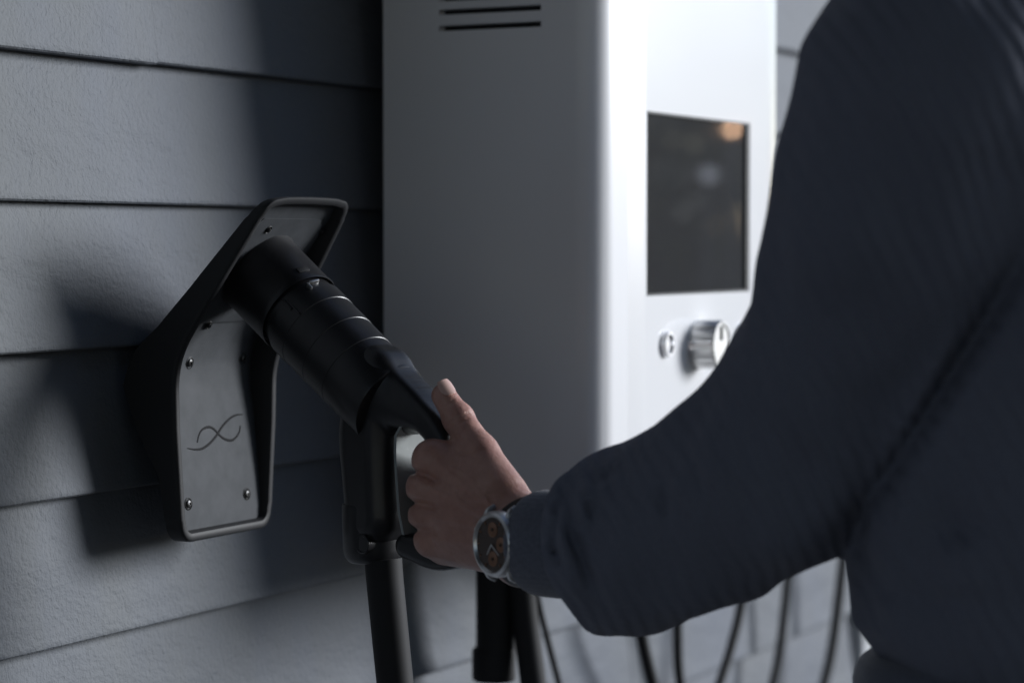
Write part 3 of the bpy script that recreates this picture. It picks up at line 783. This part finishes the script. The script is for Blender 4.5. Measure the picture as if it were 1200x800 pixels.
# fine hairs on the back of the wrist
from mathutils.bvhtree import BVHTree
bvh = BVHTree.FromPolygons([tuple(v.co) for v in body.data.vertices], [tuple(p.vertices) for p in body.data.polygons])
rh = random.Random(5); V = []; F = []
for k in range(150):
    u, v = (rh.gauss(573, 12), rh.gauss(578, 10)) if k < 110 else (rh.uniform(592, 606), rh.uniform(556, 574))
    d = (at(u, v, Z=1.7)-CAM).normalized(); hit = bvh.ray_cast(CAM, d)
    if hit[0] is None: continue
    p, n_ = hit[0], hit[1]; n_ = n_ if n_.dot(d) < 0 else -n_
    out = (-FA*0.7 + RT*rh.gauss(0.2, .35) - UP*rh.gauss(0.1, .5)); l = rh.uniform(.004, .008)
    P = [p - n_*.0003, p + n_*l*.22 + out*l*.3, p + n_*l*.30 + out*l*.65, p + n_*l*.26 + out*l]
    vv, ff = tube_data(P, lambda q: 0.00007*(1-.6*q), 3); F += [tuple(i+len(V) for i in f) for f in ff]; V += vv
tag(link('arm_hair', mesh('arm_hair', V, F, M['fair_hair']), body), kind='stuff')

# sweater
def rp(px, Z): return px*Z/FPX
SL0 = S0 + FA*0.070                                                     # where the cuff is sewn to the sleeve
chain = [(SL0 + FA*0.006, 0.0360), (at(706, 640, Z=1.596), rp(89, 1.596)), (at(728, 637, Z=1.585), rp(93, 1.585)), (at(764, 627, Z=1.568), rp(98, 1.568)), (at(838, 592, Z=1.534), rp(109, 1.534)),
         (at(908, 548, Z=1.500), rp(117, 1.50)), (at(985, 440, Z=1.470), rp(122, 1.47)), (at(1040, 320, Z=1.430), rp(138, 1.43)), (at(1072, 215, Z=1.390), rp(156, 1.39)), (at(1112, 105, Z=1.365), rp(174, 1.365))]
TC = Vector((1.54, 0.354, 0)); DT = np.array((-0.06, -0.03, 0), dtype=np.float32)
TZ = [0.98, 1.03, 1.046, 1.068, 1.10, 1.16, 1.25, 1.34, 1.40, 1.45, 1.49, 1.53]
TA = [.180, .188, .188, .200, .206, .212, .222, .228, .220, .185, .110, .070]
TB = [.125, .134, .134, .150, .153, .150, .148, .146, .138, .120, .085, .066]
folds = [  # (polyline in photo pixels, depth m, width px)
    ([(662, 566), (652, 600), (650, 640), (664, 676)], 0.0030, 4),
    ([(672, 556), (668, 590), (672, 620), (684, 660), (696, 690), (706, 712)], 0.0065, 9),
    ([(706, 572), (694, 600), (690, 632), (700, 655)], 0.0055, 8),
    ([(700, 560), (712, 556), (724, 545)], 0.0040, 6),
        ([(648, 640), (655, 655)], 0.0030, 5),
    ([(735, 548), (712, 590), (706, 640), (720, 680)], 0.0026, 9),
    ([(776, 560), (780, 590), (786, 612)], 0.0034, 6),
    ([(812, 535), (818, 560), (828, 590)], 0.0036, 7),
    ([(772, 536), (800, 560), (806, 600), (800, 650)], 0.0020, 10),
    ([(845, 500), (862, 540), (880, 600), (880, 660)], 0.0018, 12),
    ([(868, 440), (900, 480), (940, 540), (960, 600)], 0.0020, 14),
    ([(915, 330), (950, 400), (985, 470), (1000, 520)], 0.0014, 14),
    ([(930, 260), (975, 330), (1010, 400), (1035, 470)], 0.0014, 13),
    ([(1140, 210), (1148, 280), (1140, 350), (1120, 420)], 0.0020, 14),
    ([(1000, 165), (1050, 250), (1090, 330), (1105, 400)], 0.0016, 14),
    ([(1212, 270), (1165, 360), (1125, 425), (1085, 490), (1045, 552), (1010, 606)], 0.0130, 11),
    ([(1060, 560), (1110, 600), (1140, 650)], 0.0040, 14),
    ([(1040, 660), (1090, 620), (1150, 610), (1200, 590)], 0.0030, 16),
    ([(1015, 640), (1040, 690), (1100, 706), (1190, 700)], 0.0030, 12),
]
ridges = [([(684, 556), (680, 590), (684, 620), (698, 660)], 0.0035, 7), ([(660, 600), (660, 640), (674, 672)], 0.0030, 6), ([(715, 560), (700, 610), (704, 650)], 0.0025, 9),
          ([(790, 545), (798, 590)], 0.0022, 8), ([(830, 520), (838, 570)], 0.0022, 9)]
RV = np.random.RandomState(3)
KW = [(RV.normal(0, 1, 3), RV.uniform(0, 6.28)) for _ in range(14)]
def f_sweater(P):
    d = np.full(P.shape[0], 9.0, dtype=np.float32)
    for (a, ra), (b, rb) in zip(chain[:-1], chain[1:]): d = smin(d, cone(P, a, b, ra, rb), 0.02)
    d = smax(d, -((P-np.array(SL0 - FA*0.005, dtype=np.float32)) @ np.array(FA, dtype=np.float32)) , 0.004)
    z = P[:, 2]
    def torso(cx, cy, ta, tb, grow=0.0):
        a = np.interp(z, TZ, ta).astype(np.float32)+grow; b = np.interp(z, TZ, tb).astype(np.float32)+grow
        dx = np.abs((P[:, 0]-cx)/a); dy = np.abs((P[:, 1]-cy)/b)
        return ((dx**2.4+dy**2.4)**(1/2.4)-1)*np.minimum(a, b)
    t = torso(TC.x, TC.y, TA, TB)
    t = smax(t, z-1.53, 0.02); t = smax(t, 0.985-z, 0.012)
    # shoulders slope
    t = smin(t, cone(P, (1.40, .355, 1.405), (1.67, .355, 1.405), 0.078, 0.075), 0.06)
    d = smin(d, t, 0.008)
    # right arm hanging on the far side
    for (a, ra), (b, rb) in (((((1.67, .34, 1.38), .075)), ((1.725, .27, 1.14), .056)), (((1.725, .27, 1.14), .056), ((1.69, .30, .97), .042))):
        d = smin(d, cone(P, a, b, ra, rb), 0.02)
    u, v, zc = project(P.astype(np.float64))
    for sg, L_ in ((1, folds), (-1, ridges)):
        for pts, amp, w in L_:
            ends = np.minimum(np.hypot(u-pts[0][0], v-pts[0][1]), np.hypot(u-pts[-1][0], v-pts[-1][1]))
            ln = sum(math.hypot(q[0]-p[0], q[1]-p[1]) for p, q in zip(pts[:-1], pts[1:]))
            tp = np.clip(ends/(0.33*ln), 0, 1); tp = tp*tp*(3-2*tp)
            d = d + sg*amp*(1.35 if pts[0][0] < 900 else 1.0)*(0.15+0.85*tp)*np.exp(-(poly_dist(u, v, pts)/(w*1.25))**2)
    wv = np.zeros(P.shape[0], dtype=np.float32)
    for kv, ph in KW: wv += np.sin(P @ (kv*55).astype(np.float32) + ph)
    d = d + wv*0.00060
    return d.astype(np.float32)
sw = link('sweater', sdf_mesh('sweater', f_sweater, (1.18, 0.14, 0.93), (1.87, 0.80, 1.56), 0.0032, M['cloth']), per)
# ribbed cuff: open tube round the wrist
def cuff(name, c0, axis, r0, r1, ln, mat, parent, sxr=0.92, n=144):
    a = axis.normalized(); V = []; F = []
    prof = [(0.010, r0-0.0035), (0.001, r0-0.003), (-0.0006, r0-0.0014), (0.0006, r0), (0.004, r0+0.0006), (ln*0.35, r0+0.0006), (ln*0.8, (r0+r1)/2), (ln, r1)]
    for s, r in prof:
        for j in range(n):
            t = 2*math.pi*j/n; q = r + (0.00035 if j % 3 == 0 else 0)
            V.append(c0 + a*s + VW*(q*math.cos(t)) + NW*(q*sxr*math.sin(t)))
    for k in range(len(prof)-1):
        for j in range(n): F.append((k*n+j, k*n+(j+1) % n, (k+1)*n+(j+1) % n, (k+1)*n+j))
    me = mesh(name, V, F, mat, True, 60); bm = bmesh.new(); bm.from_mesh(me); bmesh.ops.recalc_face_normals(bm, faces=bm.faces[:]); bm.to_mesh(me); bm.free()
    return link(name, me, parent)
cuff('cuff', S0 + FA*0.0125, FA, 0.0350, 0.0358, 0.066, M['cuff'], sw)
# hem band at the waist
V = []; F = []; n = 160
hem = [(1.046, 0.86), (1.0455, 0.95), (1.041, 0.99), (1.030, 1.008), (1.012, 1.004), (0.996, 0.99), (0.988, 0.975), (0.986, 0.94)]
for z, q in hem:
    for j in range(n):
        t = 2*math.pi*j/n; c_, s_ = math.cos(t), math.sin(t); e = (abs(c_)**2.4+abs(s_)**2.4)**(-1/2.4)
        qq = q*(1+(0.004 if j % 2 else 0))
        V.append((TC.x + 0.197*qq*e*c_, TC.y + 0.149*qq*e*s_, z + 0.004*math.sin(3*t)))
for k in range(len(hem)-1):
    for j in range(n): F.append((k*n+j, (k+1)*n+j, (k+1)*n+(j+1) % n, k*n+(j+1) % n))
link('hem', mesh('hem', V, F, M['cuff'], True), sw)
# trousers, shoes, head: outside the frame, kept simple but whole
def f_trousers(P):
    P = P - DT
    d = np.full(P.shape[0], 9.0, dtype=np.float32)
    for sx in (-1, 1):
        c = [((1.60+sx*.085, .385, .97), .100), ((1.60+sx*.095, .385, .80), .095), ((1.60+sx*.10, .39, .50), .068), ((1.60+sx*.105, .37, .09), .056)]
        leg = np.full(P.shape[0], 9.0, dtype=np.float32)
        for (a, ra), (b, rb) in zip(c[:-1], c[1:]): leg = smin(leg, cone(P, a, b, ra, rb), 0.03)
        d = smin(d, leg, 0.01)
    a = ((np.sqrt(((P[:, 0]-1.60)/.172)**2 + ((P[:, 1]-.386)/.112)**2)-1)*.11)
    a = smax(smax(a, P[:, 2]-1.03, .01), .86-P[:, 2], .05)
    d = smin(d, a, 0.04)
    return smax(d, .07-P[:, 2], 0.004)
link('trousers', sdf_mesh('trousers', f_trousers, (1.31, .18, .04), (1.77, .54, 1.06), 0.009, M['denim']), per)
for sx in (-1, 1):
    def f_shoe(P, sx=sx):
        P = P - DT
        d = cone(P, (1.60+sx*.105, .355, .055), (1.60+sx*.115, .54, .042), .050, .042)
        d = smin(d, cone(P, (1.60+sx*.105, .36, .10), (1.60+sx*.105, .36, .05), .050, .05), .02)
        return smax(d, .001-P[:, 2], 0.004)
    link('shoe', sdf_mesh('shoe', f_shoe, (1.54+sx*.11-.1, .21, -.01), (1.54+sx*.11+.1, .62, .18), 0.006, M['leather']), per)
def f_head(P):
    P = P - DT
    q = P - np.array((1.60, .415, 1.645), dtype=np.float32)
    d = (np.sqrt((q[:, 0]/.076)**2 + (q[:, 1]/.098)**2 + (q[:, 2]/.112)**2)-1)*.076
    d = smin(d, cone(P, (1.60, .465, 1.575), (1.60, .44, 1.60), .042, .06), .03)          # jaw
    d = smin(d, cone(P, (1.60, .375, 1.45), (1.60, .395, 1.58), .060, .055), .03)          # neck
    d = smin(d, cone(P, (1.60, .512, 1.650), (1.60, .532, 1.622), .010, .014), .012)       # nose
    for sx in (-1, 1):
        d = smin(d, cone(P, (1.60+sx*.078, .40, 1.655), (1.60+sx*.080, .405, 1.615), .012, .009), .008)
        d = smax(d, -(np.linalg.norm(P-np.array((1.60+sx*.032, .525, 1.652), dtype=np.float32), axis=-1)-.020), .012)
        d = smin(d, np.linalg.norm(P-np.array((1.60+sx*.032, .494, 1.651), dtype=np.float32), axis=-1)-.0125, .003)
    d = smin(d, cone(P, (1.582, .506, 1.592), (1.618, .506, 1.592), .007, .007), .005)
    return d
hd = link('head', sdf_mesh('head', f_head, (1.42, .24, 1.40), (1.66, .55, 1.78), 0.004, M['skin']), per)
def f_hair(P):
    P = P - DT
    q = P - np.array((1.60, .405, 1.650), dtype=np.float32)
    d = (np.sqrt((q[:, 0]/.083)**2 + (q[:, 1]/.106)**2 + (q[:, 2]/.120)**2)-1)*.083
    d = smax(d, (P[:, 1]-.47) - (P[:, 2]-1.70)*1.2, .02); d = smax(d, 1.60-P[:, 2] + np.maximum(P[:, 1]-.36, 0)*0.9, .02)
    wv = np.zeros(P.shape[0], dtype=np.float32)
    for kv, ph in KW[:8]: wv += np.sin(P @ (kv*160).astype(np.float32) + ph)
    return d + wv*0.0008
link('hair', sdf_mesh('hair', f_hair, (1.42, .23, 1.55), (1.66, .53, 1.80), 0.004, M['hair']), hd)

# ---------------------------------------------------------------- wrist watch
wt = thing('wrist_watch', 'steel wrist watch with dark dial and copper subdials on the left wrist', 'watch', S0)
up_ = VW
def wl_(x, y, h): return DIAL + (-FA)*x + up_*y + NW*h        # x towards the hand, y up the wrist, h out of the dial
def wlathe(name, prof, mat, parent, n=72, x=0, y=0): return lathe(name, wl_(x, y, 0), NW, prof, mat, parent, n, hint=up_)
rw = 0.0225
case = wlathe('case', [(-0.0105, 0.0), (-0.0105, rw*0.86), (-0.0085, rw*0.97), (-0.007, rw), (-0.003, rw), (-0.0016, rw*0.985), (-0.0014, 0)], M['steel'], wt)
wlathe('bezel', [(-0.0018, rw*0.80), (-0.0016, rw*0.975), (0.0004, rw*0.955), (0.0015, rw*0.90), (0.0016, rw*0.86), (-0.0002, rw*0.80), (-0.0018, rw*0.80)], M['steel'], wt)
dial = wlathe('dial', [(-0.0012, 0), (-0.0012, rw*0.82), (-0.0004, rw*0.82), (-0.0004, 0)], M['dial'], wt)
def disc(name, x, y, r, h, mat, parent): return wlathe(name, [(h-0.0006, 0), (h-0.0006, r), (h, r), (h+0.0002, r*0.9), (h, r*0.82), (h, 0)], mat, parent, 32, x, y)
for (x, y) in ((0.0, 0.0098), (0.0, -0.0098), (-0.0092, 0.0), ):
    disc('subdial', x, y, 0.0052, -0.0001, M['copper'], dial); disc('subdial_centre', x, y, 0.0012, 0.0003, M['dial'], dial)
def wbar(name, x0, y0, x1, y1, w, h, mat, parent):
    a, b = Vector((x0, y0)), Vector((x1, y1)); t = (b-a).normalized(); nrm = Vector((-t.y, t.x))*w/2
    V = []
    for hh in (h, h+0.0004):
        for p, q in ((a, nrm), (b, nrm*0.5), (b, -nrm*0.5), (a, -nrm)): V.append(wl_((p+q).x, (p+q).y, hh))
    F = [(3, 2, 1, 0), (4, 5, 6, 7), (0, 1, 5, 4), (1, 2, 6, 5), (2, 3, 7, 6), (3, 0, 4, 7)]
    bm = bmesh.new(); me = mesh(name, V, F, mat, False); bm.from_mesh(me); bpy.data.meshes.remove(me)
    return link(name, bm_mesh(name, bm, mat), parent)
wbar('hour_hand', 0, 0, 0.0052, -0.0072, 0.0011, 0.0006, M['steel'], dial)
wbar('minute_hand', 0, 0, -0.0088, -0.0070, 0.0009, 0.0011, M['steel'], dial)
for k in range(12):
    if k in (0, 6, 9): continue
    t = R(30*k); wbar('hour_mark', 0.0150*math.sin(t), 0.0150*math.cos(t), 0.0172*math.sin(t), 0.0172*math.cos(t), 0.0010, -0.0003, M['copper'], dial)
for (y, w) in ((0.0085, .3), (0.0, .35), (-0.0085, .3)):        # crown and two pushers on the hand side
    p = wl_(rw*0.97, y, -0.005)
    lathe('crown' if y == 0 else 'pusher', p, -FA + up_*(y*25), [(0, 0.0014), (0.0010, 0.0014), (0.0010, 0.0024 if y == 0 else 0.0019), (0.0030, 0.0024 if y == 0 else 0.0019), (0.0034, 0.0016), (0.0034, 0)], M['steel'], wt, 20)
for sy in (-1, 1):
    for sx in (-1, 1):
        V, F = tube_data(catmull([wl_(sx*0.0125, sy*0.0165, -0.0045), wl_(sx*0.0122, sy*0.0215, -0.0062), wl_(sx*0.0118, sy*0.0245, -0.0110)], 6), lambda t: 0.0028-0.0008*t, 12)
        link('lug', mesh('lug', V, F, M['steel'], True, 50), wt)
# strap: flat band round the wrist
V = []; F = []; n = 96
cen = S0
for j in range(n):
    t = 2*math.pi*j/n; c_, s_ = math.cos(t), math.sin(t)
    for (da, r) in ((-0.0095, 0), (-0.0088, 0.0021), (0.0088, 0.0021), (0.0095, 0)):
        V.append(cen + VW*((0.0292+r)*c_) + NW*((0.0240+r)*s_) + FA*da)
for j in range(n):
    for k in range(3): F.append((j*4+k, ((j+1) % n)*4+k, ((j+1) % n)*4+k+1, j*4+k+1))
me = mesh('strap', V, F, M['leather'], True, 50); bm = bmesh.new(); bm.from_mesh(me); bmesh.ops.recalc_face_normals(bm, faces=bm.faces[:]); bm.to_mesh(me); bm.free()
link('strap', me, wt)

# ---------------------------------------------------------------- the surroundings: unseen roof added to cut the sky light, trees and a lamp across the drive
cp = thing('added_shade_roof', 'unseen dark timber roof on posts, added to cut the sky light by the siding wall', 'added_shade_roof', (-1.0, -1.0, 0))
box('shade_roof_slab', (-3.2, -3.4, 2.75), (1.9, 1.08, 2.95), M['timber'], cp)
for x, y in ((1.70, -3.3), (-1.6, -3.3)): box('shade_roof_post', (x, y, 0), (x+0.12, y+0.12, 2.75), M['timber'], cp, 0.004)
def reflect_at(u, v, dist):
    p = at(u, v, y=YP+0.0028); d = (p-CAM).normalized(); d = Vector((d.x, -d.y, d.z)); return p + d*dist
rt = random.Random(11)
def tree(x, y, h, cr, label, nleaf, base=1.5):
    t = thing('tree', label, 'tree', (x, y, 0), 'trees across the drive')
    top = Vector((x+rt.uniform(-.3, .3), y+rt.uniform(-.3, .3), h*0.8))
    P = catmull([Vector((x, y, -0.1)), Vector((x+.05, y-.04, h*.3)), top], 5)
    V, F = tube_data(P, lambda q: h*0.022*(1-0.75*q), 10)
    ends = [top]
    for k in range(9):
        a = rt.uniform(0, 6.28); z0 = h*rt.uniform(.28, .6); e = Vector((x+cr*.75*math.cos(a), y+cr*.75*math.sin(a), z0+h*rt.uniform(.12, .3)))
        v, f = tube_data(catmull([Vector((x, y, z0)), Vector((x+cr*.35*math.cos(a), y+cr*.35*math.sin(a), z0+h*.06)), e], 4), lambda q: h*0.008*(1-.8*q), 6)
        F += [tuple(i+len(V) for i in ff) for ff in f]; V += v; ends.append(e)
    link('trunk', mesh('trunk', V, F, M['bark']), t)
    V = []; F = []
    clumps = [e + Vector((rt.gauss(0, cr*.28), rt.gauss(0, cr*.28), rt.gauss(0, h*.09))) for e in ends for _ in range(4)]
    for k in range(nleaf):
        c = rt.choice(clumps); r = cr*.30
        p = c + Vector((rt.gauss(0, r*.6), rt.gauss(0, r*.6), rt.gauss(0, r*.5)))
        if p.z < base*.5: p.z = base*.5 + rt.random()
        n_ = Vector((rt.gauss(0, 1), rt.gauss(0, 1), rt.gauss(0, 1)+.6)).normalized(); _, e1, e2 = frame(n_)
        l = rt.uniform(.10, .20); o = len(V)
        V += [p - e1*l, p + e2*l*.45, p + e1*l, p - e2*l*.45]; F.append((o, o+1, o+2, o+3))
    link('crown', mesh('crown', V, F, M['leaf'], False), t)
for (d, off, h, cr, lab) in ((15, -3.2, 2.6, 1.2, 'broad green tree mirrored at the left side of the dark screen'), (18, -1.0, 3.6, 1.6, 'tall green tree mirrored in the middle of the dark screen'),
                             (14, 0.9, 2.8, 1.3, 'rounded green tree mirrored at the right side of the dark screen')):
    c = reflect_at(818, 240, d); dd = (c-CAM); dd.z = 0; dd.normalize(); sd2 = Vector((dd.y, -dd.x, 0))
    c = c + sd2*off; tree(c.x, c.y, h, cr, lab, 420 if d < 15 else 900)
hd_ = thing('hedge', 'low clipped hedge mirrored along the bottom of the dark screen', 'hedge', reflect_at(818, 330, 12))
V = []; F = []
c = reflect_at(818, 300, 12); dd = Vector((c.x-1.9, c.y-0.88, 0)).normalized(); sd2 = Vector((dd.y, -dd.x, 0))
for k in range(9000):
    p = Vector((c.x, c.y, 0)) + sd2*rt.uniform(-5, 5) + dd*rt.uniform(-.4, .4) + Vector((0, 0, rt.uniform(0.03, 0.95+.1*math.sin(k))))
    n_ = Vector((rt.gauss(0, 1), rt.gauss(0, 1), rt.gauss(0, 1))).normalized(); _, e1, e2 = frame(n_); l = rt.uniform(.05, .10); o = len(V)
    V += [p - e1*l, p + e2*l*.5, p + e1*l, p - e2*l*.5]; F.append((o, o+1, o+2, o+3))
link('foliage', mesh('foliage', V, F, M['leaf'], False), hd_)
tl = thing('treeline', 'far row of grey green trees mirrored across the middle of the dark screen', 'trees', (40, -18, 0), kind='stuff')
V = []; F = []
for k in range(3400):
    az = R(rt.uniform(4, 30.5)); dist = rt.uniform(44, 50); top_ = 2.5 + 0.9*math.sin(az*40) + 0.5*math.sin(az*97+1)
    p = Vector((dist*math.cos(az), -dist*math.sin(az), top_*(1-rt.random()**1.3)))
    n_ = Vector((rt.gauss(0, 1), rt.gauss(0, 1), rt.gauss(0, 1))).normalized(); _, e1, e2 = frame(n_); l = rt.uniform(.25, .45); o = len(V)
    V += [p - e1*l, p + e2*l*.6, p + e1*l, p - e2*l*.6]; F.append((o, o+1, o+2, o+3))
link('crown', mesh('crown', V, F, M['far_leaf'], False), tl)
def lamp_mat(name, col, st):
    m = bpy.data.materials.new(name); m.use_nodes = True; b = m.node_tree.nodes['Principled BSDF']
    b.inputs['Emission Color'].default_value = (*col, 1); b.inputs['Emission Strength'].default_value = st; return m
M['pole'] = material('grey_pole', (0.2, 0.2, 0.2), 0.5)
for (u, v, dist, col, st, r, lab) in ((858, 152, 9.0, (1.0, 0.60, 0.36), 14.0, 0.016, 'street lamp with a small warm orange globe mirrored in the screen corner'), (831, 205, 9.5, (0.8, 0.85, 1.0), 0.5, 0.035, 'street lamp with a small cool white globe mirrored in the screen')):
    p = reflect_at(u, v, dist); lt = thing('street_lamp', lab, 'street lamp', (p.x, p.y, 0))
    lathe('lamp_post', (p.x, p.y, -0.02), (0, 0, 1), [(0, .07), (.1, .07), (.12, .03), (p.z-r, .022), (p.z-r+.012, .022), (p.z-r+.012, 0)], M['pole'], lt, 16)
    lathe('lamp_globe', (p.x, p.y, p.z), (0, 0, 1), [(-r, 0), (-r*.9, r*.44), (-r*.5, r*.87), (0, r), (r*.5, r*.87), (r*.9, r*.44), (r, 0)], lamp_mat('globe_glow', col, st), lt, 20)
